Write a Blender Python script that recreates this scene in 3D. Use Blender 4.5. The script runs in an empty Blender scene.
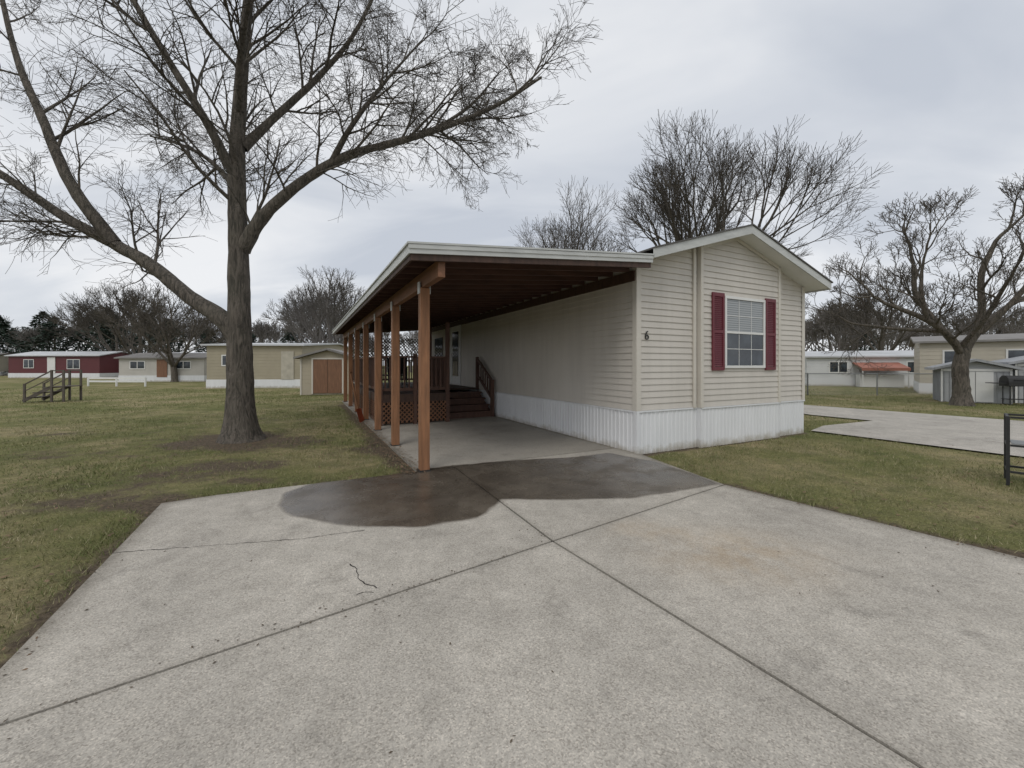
import bpy, bmesh, math, random
import numpy as np
from mathutils import Vector, Matrix
random.seed(7); np.random.seed(7)
S=bpy.context.scene; COL=S.collection
R=math.radians
# ------------------------------------------------------------ materials
def new_mat(name):
    m=bpy.data.materials.new(name); m.use_nodes=True
    nt=m.node_tree; b=nt.nodes['Principled BSDF']
    return m,nt,b
def N(nt,t,**kw):
    n=nt.nodes.new(t)
    for k,v in kw.items(): setattr(n,k,v)
    return n
def L(nt,a,b): nt.links.new(a,b)
def noise(nt,scale,detail=4,rough=.55,vec=None,dist=0):
    n=N(nt,'ShaderNodeTexNoise'); n.inputs['Scale'].default_value=scale
    n.inputs['Detail'].default_value=detail; n.inputs['Roughness'].default_value=rough
    n.inputs['Distortion'].default_value=dist
    if vec: L(nt,vec,n.inputs['Vector'])
    return n.outputs['Fac']
def ramp(nt,fac,stops):
    r=N(nt,'ShaderNodeValToRGB'); e=r.color_ramp.elements
    while len(e)<len(stops): e.new(.5)
    for i,(p,c) in enumerate(stops):
        e[i].position=p; e[i].color=(c[0],c[1],c[2],1) if not isinstance(c,(int,float)) else (c,c,c,1)
    L(nt,fac,r.inputs[0]); return r.outputs[0]
def mixc(nt,fac,a,b,mode='MIX'):
    m=N(nt,'ShaderNodeMix',data_type='RGBA',blend_type=mode)
    if isinstance(fac,(int,float)): m.inputs[0].default_value=fac
    else: L(nt,fac,m.inputs[0])
    for i,s in ((6,a),(7,b)):
        if isinstance(s,tuple): m.inputs[i].default_value=(s[0],s[1],s[2],1)
        else: L(nt,s,m.inputs[i])
    return m.outputs[2]
def math_(nt,op,a,b=None,clamp=False):
    m=N(nt,'ShaderNodeMath',operation=op,use_clamp=clamp)
    for i,s in ((0,a),(1,b)):
        if s is None: continue
        if isinstance(s,(int,float)): m.inputs[i].default_value=s
        else: L(nt,s,m.inputs[i])
    return m.outputs[0]
def bump(nt,b,h,strength=.3,dist=.01):
    n=N(nt,'ShaderNodeBump'); n.inputs['Strength'].default_value=strength; n.inputs['Distance'].default_value=dist
    L(nt,h,n.inputs['Height']); L(nt,n.outputs[0],b.inputs['Normal'])
def coords(nt,scale=(1,1,1)):
    t=N(nt,'ShaderNodeTexCoord'); mp=N(nt,'ShaderNodeMapping'); mp.inputs['Scale'].default_value=scale
    L(nt,t.outputs['Object'],mp.inputs['Vector']); return mp.outputs[0]
def simple(name,c,rough=.6,var=.15,scale=3,bscale=None,bs=.2,metal=0,stretch=(1,1,1)):
    m,nt,b=new_mat(name); v=coords(nt,stretch)
    f=noise(nt,scale,5,.6,v)
    d=tuple(x*(1-var) for x in c); l=tuple(min(1,x*(1+var)) for x in c)
    L(nt,ramp(nt,f,[(.3,d),(.7,l)]),b.inputs['Base Color'])
    b.inputs['Roughness'].default_value=rough; b.inputs['Metallic'].default_value=metal
    if bscale: bump(nt,b,noise(nt,bscale,4,.6,v),bs,.01)
    return m
M={}
def siding_mat():
    m,nt,b=new_mat('vinyl_siding'); v=coords(nt)
    c=ramp(nt,noise(nt,.8,5,.6,v),[(.3,(.55,.515,.46)),(.7,(.60,.565,.51))])
    st=ramp(nt,noise(nt,1.2,6,.65,coords(nt,(4,4,.35))),[(.30,.86),(.58,1.02)])
    L(nt,mixc(nt,.6,c,st,'MULTIPLY'),b.inputs['Base Color']); b.inputs['Roughness'].default_value=.55
    bump(nt,b,noise(nt,9,3,.5,coords(nt,(.25,.25,1))),.12,.01); return m
M['siding']=siding_mat()
def skirt_mat():
    m,nt,b=new_mat('white_skirt'); v=coords(nt)
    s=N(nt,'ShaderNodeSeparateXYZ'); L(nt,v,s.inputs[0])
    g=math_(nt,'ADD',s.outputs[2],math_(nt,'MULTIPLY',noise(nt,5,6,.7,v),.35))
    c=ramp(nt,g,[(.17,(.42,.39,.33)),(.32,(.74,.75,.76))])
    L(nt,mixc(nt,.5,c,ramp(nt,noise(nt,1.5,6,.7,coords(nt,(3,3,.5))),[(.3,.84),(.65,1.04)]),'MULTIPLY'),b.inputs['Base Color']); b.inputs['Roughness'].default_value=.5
    return m
M['skirt']=skirt_mat()
M['trim']=simple('white_trim',(.72,.72,.70),.5,.06,2)
M['trimbeige']=simple('beige_trim',(.60,.565,.50),.5,.04,2)
M['fascia']=simple('fascia_metal',(.50,.51,.49),.45,.14,2.5,None,.2,0,(1,1,4))
M['shingle']=simple('shingles',(.10,.095,.09),.9,.3,14,60,.5)
M['shutter']=simple('shutter_paint',(.14,.022,.033),.5,.08,3)
M['black']=simple('black_metal',(.02,.02,.02),.5,.2,6)
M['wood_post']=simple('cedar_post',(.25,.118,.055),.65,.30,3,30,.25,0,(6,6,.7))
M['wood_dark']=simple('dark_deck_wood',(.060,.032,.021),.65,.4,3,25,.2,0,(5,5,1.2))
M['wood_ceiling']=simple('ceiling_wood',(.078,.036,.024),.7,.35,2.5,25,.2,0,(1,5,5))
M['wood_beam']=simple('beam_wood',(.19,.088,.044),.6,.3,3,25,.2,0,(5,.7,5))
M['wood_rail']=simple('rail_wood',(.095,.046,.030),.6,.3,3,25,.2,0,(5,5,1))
M['dirt']=simple('dirt',(.09,.068,.045),.95,.35,6,40,.6)
M['leaf']=simple('dead_leaf',(.17,.11,.065),.9,.5,9)
M['joint_and_shade']=simple('joint_and_shade_dark',(.025,.022,.02),.9,.3,9)  # near-black for joints and cracks, also the painted shade below the deck
M['rust']=simple('orange_paint',(.40,.09,.04),.6,.2,4)
def glass_mat():
    m,nt,b=new_mat('window_glass'); v=coords(nt)
    L(nt,ramp(nt,noise(nt,2.5,3,.5,v),[(.35,(.015,.02,.028)),(.7,(.06,.075,.09))]),b.inputs['Base Color'])
    b.inputs['Roughness'].default_value=.06
    b.inputs['Specular IOR Level'].default_value=.7
    return m
M['glass']=glass_mat()
def bark(name,c1,c2):
    m,nt,b=new_mat(name); v=coords(nt,(7,7,1.3))
    f=noise(nt,2.2,8,.7,v,1.2)
    v2=coords(nt)
    g=noise(nt,1.5,3,.5,v2)
    c=ramp(nt,f,[(.38,c1),(.58,c2)])
    c=mixc(nt,math_(nt,'MULTIPLY',g,.35),c,(c2[0]*.9,c2[1]*1.1,c2[2]*.95))
    L(nt,c,b.inputs['Base Color']); b.inputs['Roughness'].default_value=.92
    bump(nt,b,f,1,.08); return m
M['bark']=bark('tree_bark',(.032,.025,.021),(.175,.145,.122))
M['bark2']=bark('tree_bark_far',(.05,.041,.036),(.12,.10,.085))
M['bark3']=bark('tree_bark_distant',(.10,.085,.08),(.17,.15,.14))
def concrete(name,base,wet=True):
    m,nt,b=new_mat(name)
    g=N(nt,'ShaderNodeNewGeometry').outputs['Position']
    big=noise(nt,.9,5,.6,g); mid=noise(nt,6,6,.65,g); fine=noise(nt,110,3,.7,g)
    vo=N(nt,'ShaderNodeTexVoronoi'); vo.inputs['Scale'].default_value=150; L(nt,g,vo.inputs['Vector'])
    sp=N(nt,'ShaderNodeSeparateColor'); L(nt,vo.outputs['Color'],sp.inputs[0])
    c=ramp(nt,big,[(.3,tuple(x*.80 for x in base)),(.7,tuple(x*1.12 for x in base))])
    c=mixc(nt,.5,c,ramp(nt,mid,[(.25,(.66,.64,.60)),(.75,(1.24,1.23,1.21))]),'MULTIPLY')
    c=mixc(nt,.62,c,ramp(nt,sp.outputs[0],[(0,(.48,.46,.44)),(.3,(.86,.86,.86)),(.75,(1.06,1.06,1.05)),(1,(1.45,1.43,1.40))]),'MULTIPLY')
    c=mixc(nt,.5,c,ramp(nt,fine,[(.3,.66),(.7,1.32)]),'MULTIPLY')
    spot=ramp(nt,noise(nt,2.3,8,.75,g,.6),[(.54,1.0),(.70,.62)])
    c=mixc(nt,.75,c,spot,'MULTIPLY')
    pit=ramp(nt,noise(nt,17,3,.6,g),[(.70,1.0),(.76,.5)])
    c=mixc(nt,.55,c,pit,'MULTIPLY')
    b.inputs['Roughness'].default_value=.85
    if wet:
        a=N(nt,'ShaderNodeAttribute',attribute_name='wet').outputs['Fac']
        st=N(nt,'ShaderNodeAttribute',attribute_name='rust').outputs['Fac']
        dk=N(nt,'ShaderNodeAttribute',attribute_name='dirty').outputs['Fac']
        rs=math_(nt,'MULTIPLY',st,ramp(nt,noise(nt,3.5,6,.7,g),[(.35,.15),(.65,1)]))
        c=mixc(nt,math_(nt,'MULTIPLY',rs,.6,True),c,(.35,.24,.125))
        c=mixc(nt,math_(nt,'MULTIPLY',math_(nt,'MULTIPLY',dk,ramp(nt,mid,[(.3,.3),(.6,1)])),.7,True),c,(.10,.085,.06))
        w=math_(nt,'ADD',a,math_(nt,'MULTIPLY',math_(nt,'SUBTRACT',noise(nt,3,6,.65,g),.5),.13))
        wf=ramp(nt,w,[(.47,0.0),(.525,1.0)])
        wd=mixc(nt,1,c,ramp(nt,noise(nt,1.6,4,.6,g),[(.3,(.17,.15,.133)),(.7,(.33,.30,.27))]),'MULTIPLY')
        c=mixc(nt,wf,c,wd)
        rr=ramp(nt,noise(nt,2.2,5,.6,g),[(.4,.08),(.62,.40)])
        ro=mixc(nt,wf,(.85,.85,.85),rr); L(nt,ro,b.inputs['Roughness'])
    L(nt,c,b.inputs['Base Color'])
    bump(nt,b,math_(nt,'ADD',math_(nt,'MULTIPLY',sp.outputs[0],.5),fine),.28,.004)
    return m
M['concrete']=concrete('concrete',(.455,.425,.378))
M['concrete2']=concrete('concrete_neighbour',(.43,.405,.365),False)
def ground_mat():
    m,nt,b=new_mat('lawn')
    g=N(nt,'ShaderNodeNewGeometry').outputs['Position']
    c=ramp(nt,noise(nt,.38,6,.7,g,.4),[(.34,(.115,.133,.046)),(.48,(.180,.178,.078)),(.62,(.29,.25,.145))])
    c=mixc(nt,.75,c,ramp(nt,noise(nt,2.5,7,.75,g),[(.3,(.50,.55,.50)),(.7,(1.42,1.32,1.25))]),'MULTIPLY')
    f=noise(nt,45,5,.8,g)
    c=mixc(nt,.9,c,ramp(nt,f,[(.3,.38),(.68,1.6)]),'MULTIPLY')
    a=N(nt,'ShaderNodeAttribute',attribute_name='dirt').outputs['Fac']
    dd=math_(nt,'ADD',a,math_(nt,'MULTIPLY',math_(nt,'SUBTRACT',noise(nt,3.5,8,.78,g,.5),.5),1.5))
    c=mixc(nt,ramp(nt,dd,[(.34,0.0),(.68,1.0)]),c,ramp(nt,noise(nt,25,6,.7,g),[(.3,(.055,.042,.030)),(.7,(.19,.15,.105))]))
    L(nt,c,b.inputs['Base Color']); b.inputs['Roughness'].default_value=.95
    b.inputs['Specular IOR Level'].default_value=.15
    bump(nt,b,f,.8,.03); return m
M['lawn']=ground_mat()
def blade_mat():
    m,nt,b=new_mat('grass_blades')
    a=N(nt,'ShaderNodeAttribute',attribute_name='tone').outputs['Fac']
    c=ramp(nt,a,[(0,(.088,.120,.038)),(.33,(.150,.170,.062)),(.58,(.26,.24,.13)),(1,(.47,.40,.27))])
    L(nt,c,b.inputs['Base Color']); b.inputs['Roughness'].default_value=.7
    b.inputs['Specular IOR Level'].default_value=.2
    return m
M['blade']=blade_mat()
# ------------------------------------------------------------ mesh helpers
class MB:
    def __init__(s): s.v=[]; s.f=[]
    def box(s,x0,x1,y0,y1,z0,z1):
        i=len(s.v)
        s.v+=[(x0,y0,z0),(x1,y0,z0),(x1,y1,z0),(x0,y1,z0),(x0,y0,z1),(x1,y0,z1),(x1,y1,z1),(x0,y1,z1)]
        s.f+=[(i,i+3,i+2,i+1),(i+4,i+5,i+6,i+7),(i,i+1,i+5,i+4),(i+1,i+2,i+6,i+5),(i+2,i+3,i+7,i+6),(i+3,i,i+4,i+7)]
    def quad(s,*p):
        i=len(s.v); s.v+=list(p); s.f.append(tuple(range(i,i+len(p))))
    def prism(s,prof,axis,a0,a1):
        i=len(s.v); n=len(prof)
        for a in (a0,a1):
            for p in prof: s.v.append((p[0],a,p[1]) if axis=='y' else (a,p[0],p[1]))
        s.f.append(tuple(range(i,i+n))[::-1]); s.f.append(tuple(range(i+n,i+2*n)))
        for k in range(n): s.f.append((i+k,i+(k+1)%n,i+n+(k+1)%n,i+n+k))
    def beam(s,p,q,w,h):
        p=Vector(p);q=Vector(q); d=(q-p).normalized()
        up=Vector((0,0,1)) if abs(d.z)<.95 else Vector((0,1,0))
        a=d.cross(up).normalized()*w/2; b=a.cross(d).normalized()*h/2
        i=len(s.v)
        for c in (p,q):
            for u in (-a-b,a-b,a+b,-a+b): s.v.append(tuple(c+u))
        s.f+=[(i,i+1,i+2,i+3),(i+7,i+6,i+5,i+4)]+[(i+k,i+4+k,i+4+(k+1)%4,i+(k+1)%4) for k in range(4)]
    def tube(s,pts,rads,sides,jit=0):
        i0=len(s.v); n=len(pts); prev=None
        for k in range(n):
            d=(pts[min(k+1,n-1)]-pts[max(k-1,0)])
            if d.length<1e-6: d=Vector((0,0,1))
            d.normalize()
            if prev is None:
                a=d.orthogonal().normalized()
            else:
                a=(prev-d*prev.dot(d))
                a=a.normalized() if a.length>1e-5 else d.orthogonal().normalized()
            prev=a; b=d.cross(a)
            for j in range(sides):
                t=2*math.pi*j/sides
                r=rads[k]*(1+(random.uniform(-jit,jit) if jit else 0))
                s.v.append(tuple(pts[k]+(a*math.cos(t)+b*math.sin(t))*r))
        for k in range(n-1):
            for j in range(sides):
                s.f.append((i0+k*sides+j,i0+k*sides+(j+1)%sides,i0+(k+1)*sides+(j+1)%sides,i0+(k+1)*sides+j))
    def obj(s,name,mat,parent=None,smooth=False,bevel=0):
        me=bpy.data.meshes.new(name); me.from_pydata(s.v,[],s.f); me.update()
        if smooth: me.polygons.foreach_set('use_smooth',[True]*len(me.polygons))
        me.materials.append(mat)
        o=bpy.data.objects.new(name,me); COL.objects.link(o)
        if parent: o.parent=parent
        if bevel:
            bm=o.modifiers.new('bev','BEVEL'); bm.width=bevel; bm.segments=2; bm.limit_method='ANGLE'
        return o
def empty(name,loc=(0,0,0),rz=0):
    e=bpy.data.objects.new(name,None); COL.objects.link(e); e.location=loc; e.rotation_euler=(0,0,rz); return e
ANG=R(27); A=Vector((2.08,6.83,0)); U=Vector((math.cos(ANG),math.sin(ANG),0)); V=Vector((-math.sin(ANG),math.cos(ANG),0))
def W(u,v,z=0): return A+U*u+V*v+Vector((0,0,z))
def sd_poly(px,py,poly):
    n=len(poly); d=np.full(px.shape,1e9); ins=np.zeros(px.shape,bool)
    for i in range(n):
        x0,y0=poly[i];x1,y1=poly[(i+1)%n]; ex,ey=x1-x0,y1-y0
        t=np.clip(((px-x0)*ex+(py-y0)*ey)/(ex*ex+ey*ey),0,1)
        d=np.minimum(d,np.hypot(px-x0-t*ex,py-y0-t*ey))
        c=((y0>py)!=(y1>py))&(px<(x1-x0)*(py-y0)/((y1-y0) if y1!=y0 else 1e-9)+x0)
        ins^=c
    return np.where(ins,d,-d)
# ------------------------------------------------------------ driveway layout
cs=[W(-3.55,.5),W(0,.5),W(0,13),W(-3.55,13)]
SL={
 'slab_front':[(.34,3.42),(-2.26,1.55),(-.66,-1.5),(3.3,-1.5)],
 'slab_left':[(-2.26,1.55),(.34,3.42),(-.83,5.9),(-1.31,5.66),(-2.70,5.10),(-3.74,4.36)],
 'slab_apron':[(.34,3.42),(2.62,5.04),(2.12,6.80),(1.853,7.275),(-.83,5.9)],
 'slab_right':[(.34,3.42),(3.3,-1.5),(6.98,-1.5),(3.9,3.12),(2.62,5.04)],
 'slab_carport':[(p.x,p.y) for p in cs]}
NEIGH=[(9.8,4.2),(8.26,6.61),(6.75,9.25),(7.6,10.0),(9.6,10.9),(8.9,12.2),(8.4,17),(9.9,17),(10.9,15.2),(13.6,10.7),(18,3)]
WET=[(-2.6,4.70),(-2.45,4.3),(-2.15,4.0),(-1.5,3.74),(-.84,3.72),(-.31,3.95),(-.10,4.5),(.53,4.47),(1.31,4.52),(2.12,4.86),(2.58,5.06),(2.2,6.2),(1.62,6.85),(.9,6.5),(.13,6.35),(-.85,6.0),(-1.33,5.75),(-2.45,5.2)]
drive=empty('concrete_driveway')
OUT=[(-.66,-1.5),(-2.26,1.55),(-3.74,4.36),(-2.70,5.10),(-1.31,5.66)]+[(cs[3].x,cs[3].y),(cs[2].x,cs[2].y)]+[(2.1,6.8),(2.62,5.04),(3.9,3.12),(6.98,-1.5)]
def slab(name,poly,z,res=.06):
    xs=[p[0] for p in poly]; ys=[p[1] for p in poly]
    cx,cy=(min(xs)+max(xs))/2,(min(ys)+max(ys))/2
    sz=max(max(xs)-min(xs),max(ys)-min(ys))/2+.1
    bm=bmesh.new(); bmesh.ops.create_grid(bm,x_segments=int(2*sz/res),y_segments=int(2*sz/res),size=sz)
    bmesh.ops.translate(bm,verts=bm.verts,vec=(cx,cy,z))
    mx=sum(xs)/len(xs); my=sum(ys)/len(ys)
    for i in range(len(poly)):
        a=Vector((*poly[i],0)); b=Vector((*poly[(i+1)%len(poly)],0)); e=b-a
        n=Vector((e.y,-e.x,0)).normalized()
        if n.dot(Vector((mx,my,0))-a)>0: n=-n
        bmesh.ops.bisect_plane(bm,geom=bm.verts[:]+bm.edges[:]+bm.faces[:],plane_co=a-n*.0095,plane_no=n,clear_outer=True)
    be=[e for e in bm.edges if e.is_boundary]
    r=bmesh.ops.extrude_edge_only(bm,edges=be)
    vs=[v for v in r['geom'] if isinstance(v,bmesh.types.BMVert)]
    bmesh.ops.translate(bm,verts=vs,vec=(0,0,-.06))
    me=bpy.data.meshes.new(name); bm.to_mesh(me); bm.free()
    co=np.empty(len(me.vertices)*3); me.vertices.foreach_get('co',co); co=co.reshape(-1,3)
    w=np.clip(.5+sd_poly(co[:,0],co[:,1],WET)*1.0,0,1)
    at=me.attributes.new('wet','FLOAT','POINT'); at.data.foreach_set('value',w.astype(np.float32))
    rs=np.exp(-(((co[:,0]-1.75)/.6)**2+((co[:,1]-3.2)/.4)**2))+.6*np.exp(-(((co[:,0]-1.2)/.3)**2+((co[:,1]-3.7)/.2)**2))
    at=me.attributes.new('rust','FLOAT','POINT'); at.data.foreach_set('value',rs.astype(np.float32))
    lx=sd_poly(co[:,0],co[:,1],OUT); ly=np.abs(sd_poly(co[:,0],co[:,1],poly))
    dd=np.clip(1-lx/.16,0,1)+.45*np.clip(1-ly/.06,0,1)+(.35 if name=='slab_carport' else 0)
    at=me.attributes.new('dirty','FLOAT','POINT'); at.data.foreach_set('value',np.clip(dd,0,1).astype(np.float32))
    me.materials.append(M['concrete'])
    o=bpy.data.objects.new(name,me); COL.objects.link(o); o.parent=drive
for k,p in SL.items(): slab(k,p,.03)
mb=MB()
for a,b in (((-2.26,1.55),(.34,3.42)),((.34,3.42),(2.62,5.04)),((3.3,-1.5),(.34,3.42)),((.34,3.42),(-.83,5.9)),((-1.31,5.66),(1.853,7.275))):
    mb.beam((a[0],a[1],.014),(b[0],b[1],.014),.03,.008)
mb.obj('joint_filler',M['joint_and_shade'],drive)
def crack(pts,w):
    mb=MB(); P=[]
    for i in range(len(pts)-1):
        a=Vector((*pts[i],0));b=Vector((*pts[i+1],0))
        n=max(2,int((b-a).length/.035))
        for k in range(n): P.append(a.lerp(b,k/n)+Vector((random.uniform(-.009,.009),random.uniform(-.012,.012),0)))
    for i in range(len(P)-1):
        d=(P[i+1]-P[i]).normalized(); s=Vector((-d.y,d.x,0)); w0=w*random.uniform(.4,1.2)
        mb.quad(*[(q.x,q.y,.0325) for q in (P[i]-s*w0,P[i+1]-s*w0,P[i+1]+s*w0,P[i]+s*w0)])
    mb.obj('crack',M['joint_and_shade'],drive)
crack([(-3.15,3.2),(-2.53,3.32),(-1.79,3.455),(-1.27,3.66)],.0032)
crack([(-1.2,3.03),(-1.12,2.95),(-1.07,2.82),(-.95,2.74),(-.86,2.66)],.004)
crack([(-1.0,2.63),(-.86,2.66)],.0025)
mb=MB()
for i in range(700):
    if i<500:
        a,b=random.choice([((-2.26,1.55),(.34,3.42)),((2.62,5.04),(3.9,3.12)),((2.62,5.04),(3.9,3.12)),((2.62,5.04),(6,0)),((.34,3.42),(-.83,5.9)),((-3.74,4.36),(-2.26,1.55))])
        t=random.random(); x=a[0]+(b[0]-a[0])*t+random.gauss(0,.06); y=a[1]+(b[1]-a[1])*t+random.gauss(0,.06)
    else: x=random.uniform(-3,5);y=random.uniform(1,6)
    s=random.uniform(.002,.008); t=random.random()*6.28
    mb.quad(*[(x+s*math.cos(t+k*1.57)*(1.6 if k%2 else .7),y+s*math.sin(t+k*1.57)*(1.6 if k%2 else .7),.034+random.random()*.004) for k in range(4)])
mb.obj('debris',M['dirt'],drive)
mb=MB(); mb.quad(*[(p[0],p[1],.02) for p in NEIGH]); mb.obj('neighbour_driveway',M['concrete2'])
M['asphalt']=simple('asphalt',(.06,.06,.058),.9,.2,4,90,.4)
mb=MB(); mb.quad((-80,-9,.02),(80,-9,.02),(80,-1.55,.02),(-80,-1.55,.02)); mb.obj('street',M['asphalt'])
# ------------------------------------------------------------ ground (one sheet)
def axis(a0,a1,step,far):
    c=list(np.arange(a0,a1+1e-6,step)); s=step; 
    x=c[-1]
    while x<far: s*=1.35; x+=s; c.append(x)
    s=step; x=c[0]
    while x>-far: s*=1.35; x-=s; c.insert(0,x)
    return np.array(c)
gx=axis(-13,13,.11,900); gy=axis(0.5,14,.11,900)
X,Y=np.meshgrid(gx,gy); nx,ny=len(gx),len(gy)
x=X.ravel(); y=Y.ravel()
z=.012*np.sin(x*.9+1)*np.cos(y*.7)
ins=sd_poly(x,y,OUT); nb=sd_poly(x,y,NEIGH)
z=np.where((ins>-.25)|(nb>-.3)|(y<0),-.01,z-.004)
z=np.where(np.hypot(x,y)>20,-.02,z)
idx=np.arange(nx*ny).reshape(ny,nx)
F=np.stack([idx[:-1,:-1],idx[:-1,1:],idx[1:,1:],idx[1:,:-1]],-1).reshape(-1,4)
me=bpy.data.meshes.new('ground'); me.from_pydata(np.stack([x,y,z],1).tolist(),[],F.tolist())
def seg_d(px,py,a,b):
    ex,ey=b[0]-a[0],b[1]-a[1]; t=np.clip(((px-a[0])*ex+(py-a[1])*ey)/(ex*ex+ey*ey),0,1)
    return np.hypot(px-a[0]-t*ex,py-a[1]-t*ey)
def pn(x,y,s,o):
    v=np.zeros_like(x); a=1
    for k in range(4):
        v+=a*np.sin(x*s+o+1.7*np.sin(y*s*.8+o*2+k))*np.sin(y*s*1.1+o*1.3+1.9*np.sin(x*s*.7+k*2)); s*=1.9; a*=.6
    return .5+.5*np.clip(v/1.4,-1,1)
def dirtf(x,y):
    d=np.zeros_like(x)
    def g(cx,cy,rx,ry,s=1):
        return s*np.exp(-(((x-cx)/rx)**2+((y-cy)/ry)**2))
    d+=g(-5.44,8.05,1.3,.95,1.3)+g(-4.2,6.0,.9,.5,.85)+g(-4.3,4.5,.9,.35,.8)+g(-3.3,5.3,.9,.2,.55)+g(-4.9,5.2,1.0,.5,.5)
    d+=g(-2.6,7.4,.6,.7,.6)+g(-7,5,1.2,.5,.4)+g(-3.6,3.0,.5,.35,.5)+g(-8,7,1.4,.5,.4)+g(-6,11,2.0,.8,.4)+g(-10,9,2,.8,.35)
    d*=(.5+.8*pn(x,y,3.1,1.1))
    d+=.34*pn(x,y,1.9,4.2)**3
    d+=1.0*np.clip(1-seg_d(x,y,(2.62,5.04),(3.9,3.12))/.36,0,1)+1.0*np.clip(1-seg_d(x,y,(3.9,3.12),(6.98,-1.5))/.36,0,1)
    d+=.8*np.clip(1-seg_d(x,y,(-3.74,4.36),(-2.26,1.55))/.2,0,1)
    d+=.8*np.clip(1-seg_d(x,y,(-3.74,4.36),(-1.31,5.66))/.2,0,1)
    e=W(-3.55,.5); f=W(-3.55,12); d+=.9*np.clip(1-seg_d(x,y,(e.x,e.y),(f.x,f.y))/.4,0,1)
    e=W(0,0); f=W(4.9,0); d+=.8*np.clip(1-seg_d(x,y,(e.x,e.y),(f.x,f.y))/.25,0,1)
    return np.clip(d,0,1)
at=me.attributes.new('dirt','FLOAT','POINT'); at.data.foreach_set('value',dirtf(x,y).astype(np.float32))
me.materials.append(M['lawn']); me.polygons.foreach_set('use_smooth',[True]*len(me.polygons))
o=bpy.data.objects.new('ground',me); COL.objects.link(o)
def blades(n):
    d=1.7*np.exp(np.random.rand(n)*math.log(26/1.7)); th=np.radians(np.random.uniform(-62,62,n))
    x=d*np.sin(th)/np.cos(th)*.9; y=d
    keep=(sd_poly(x,y,OUT)<.012)&(sd_poly(x,y,NEIGH)<-.02)&(np.random.rand(n)>dirtf(x,y)*1.0)
    hx=(x-A.x)*U.x+(y-A.y)*U.y; hv=(x-A.x)*V.x+(y-A.y)*V.y
    keep&=~((hx>-.05)&(hx<4.95)&(hv>-.12)&(hv<14.1))
    x=x[keep];y=y[keep];d=d[keep]
    clump=pn(x,y,1.6,.7); dry=pn(x,y,.8,2.3)
    k2=np.random.rand(len(x))<(.30+.7*clump); x=x[k2];y=y[k2];d=d[k2];clump=clump[k2];dry=dry[k2]; n=len(x)
    h=np.random.uniform(.015,.042,n)*(.6+.7*clump)*(1+d*.015); w=np.random.uniform(.0014,.003,n)*(1+d*.16)
    a=np.random.rand(n)*6.283; lean=np.random.uniform(.3,1.5,n)*h; la=np.random.rand(n)*6.283
    P=np.empty((n,3,3)); ca,sa=np.cos(a)*w,np.sin(a)*w
    P[:,0]=np.stack([x-ca,y-sa,np.full(n,-.012)],1);P[:,1]=np.stack([x+ca,y+sa,np.full(n,-.012)],1)
    P[:,2]=np.stack([x+np.cos(la)*lean,y+np.sin(la)*lean,h],1)
    me=bpy.data.meshes.new('grass'); me.vertices.add(n*3); me.vertices.foreach_set('co',P.ravel())
    me.loops.add(n*3); me.loops.foreach_set('vertex_index',np.arange(n*3)); me.polygons.add(n)
    me.polygons.foreach_set('loop_start',np.arange(n)*3); me.polygons.foreach_set('loop_total',np.full(n,3)); me.update()
    tone=np.clip(np.random.beta(1.5,2.1,n)*.60+.6*dry*np.random.rand(n)**.6,0,1)
    at=me.attributes.new('tone','FLOAT','POINT'); at.data.foreach_set('value',np.repeat(tone,3).astype(np.float32))
    me.materials.append(M['blade']); o=bpy.data.objects.new('grass',me); COL.objects.link(o)
blades(430000)
mb=MB(); cnt=0
while cnt<2600:
    if random.random()<.3:
        q=W(-3.6+random.gauss(0,.14),random.uniform(.2,9)); x0,y0=q.x,q.y
    elif random.random()<.4: x0,y0=-5.4+random.gauss(0,1.6),8+random.gauss(0,1.3)
    else:
        y0=1.8*math.exp(random.random()*2.2); x0=y0*random.uniform(-1.3,1.3)
    if sd_poly(np.array([x0]),np.array([y0]),OUT)[0]>.15: continue
    hx=(x0-A.x)*U.x+(y0-A.y)*U.y; hv=(x0-A.x)*V.x+(y0-A.y)*V.y
    if -.1<hx<5 and hv>-.15: continue
    s=random.uniform(.008,.022); t=random.random()*6.28; zb=random.uniform(.008,.03) if abs(hx+3.5)>.2 else .036
    mb.quad(*[(x0+s*math.cos(t+k*1.57)*(1.5 if k%2 else .7),y0+s*math.sin(t+k*1.57)*(1.5 if k%2 else .7),zb+random.random()*.008) for k in range(4)]); cnt+=1
mb.obj('fallen_leaves',M['leaf'])
# ------------------------------------------------------------ mobile home
HW=4.87; HL=14; SK=.735; EZ=3.22; SLP=.30; BO=.08; B0,B1=1.46,3.84
home=empty('mobile_home',A,ANG)
def zr(u): return EZ+SLP*min(u,HW-u)
mb=MB(); mb.prism([(.0,.1),(HW,.1),(HW,EZ),(HW/2,zr(HW/2)),(0,EZ)],'y',0,HL)
mb.box(B0,B1,-BO,-.001,.12,SK); 
mb.prism([(B0,SK),(B1,SK),(B1,zr(B1)-.005),(HW/2,zr(HW/2)-.005),(B0,zr(B0)-.005)],'y',-BO,-.002)
mb.obj('walls',M['siding'],home)
def siding(name,mp,rng,z0,z1,mat):
    mb=MB(); z=z0; st=.108
    while z<z1-.01:
        zt=min(z+st,z1); a0,b0=rng(z); a1,b1=rng(zt)
        if b0-a0<.03: break
        b1=max(b1,a1+.001)
        mb.quad(mp(a0,.019,z),mp(b0,.019,z),mp(b1,.0035,zt),mp(a1,.0035,zt))
        mb.quad(mp(a0,.003,z),mp(b0,.003,z),mp(b0,.019,z),mp(a0,.019,z)); z=zt
    mb.obj(name,mat,home)
def gr(lo,hi):
    def f(z):
        c=max(0,(z-EZ)/SLP); return max(lo,c),min(hi,HW-c)
    return f
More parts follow.
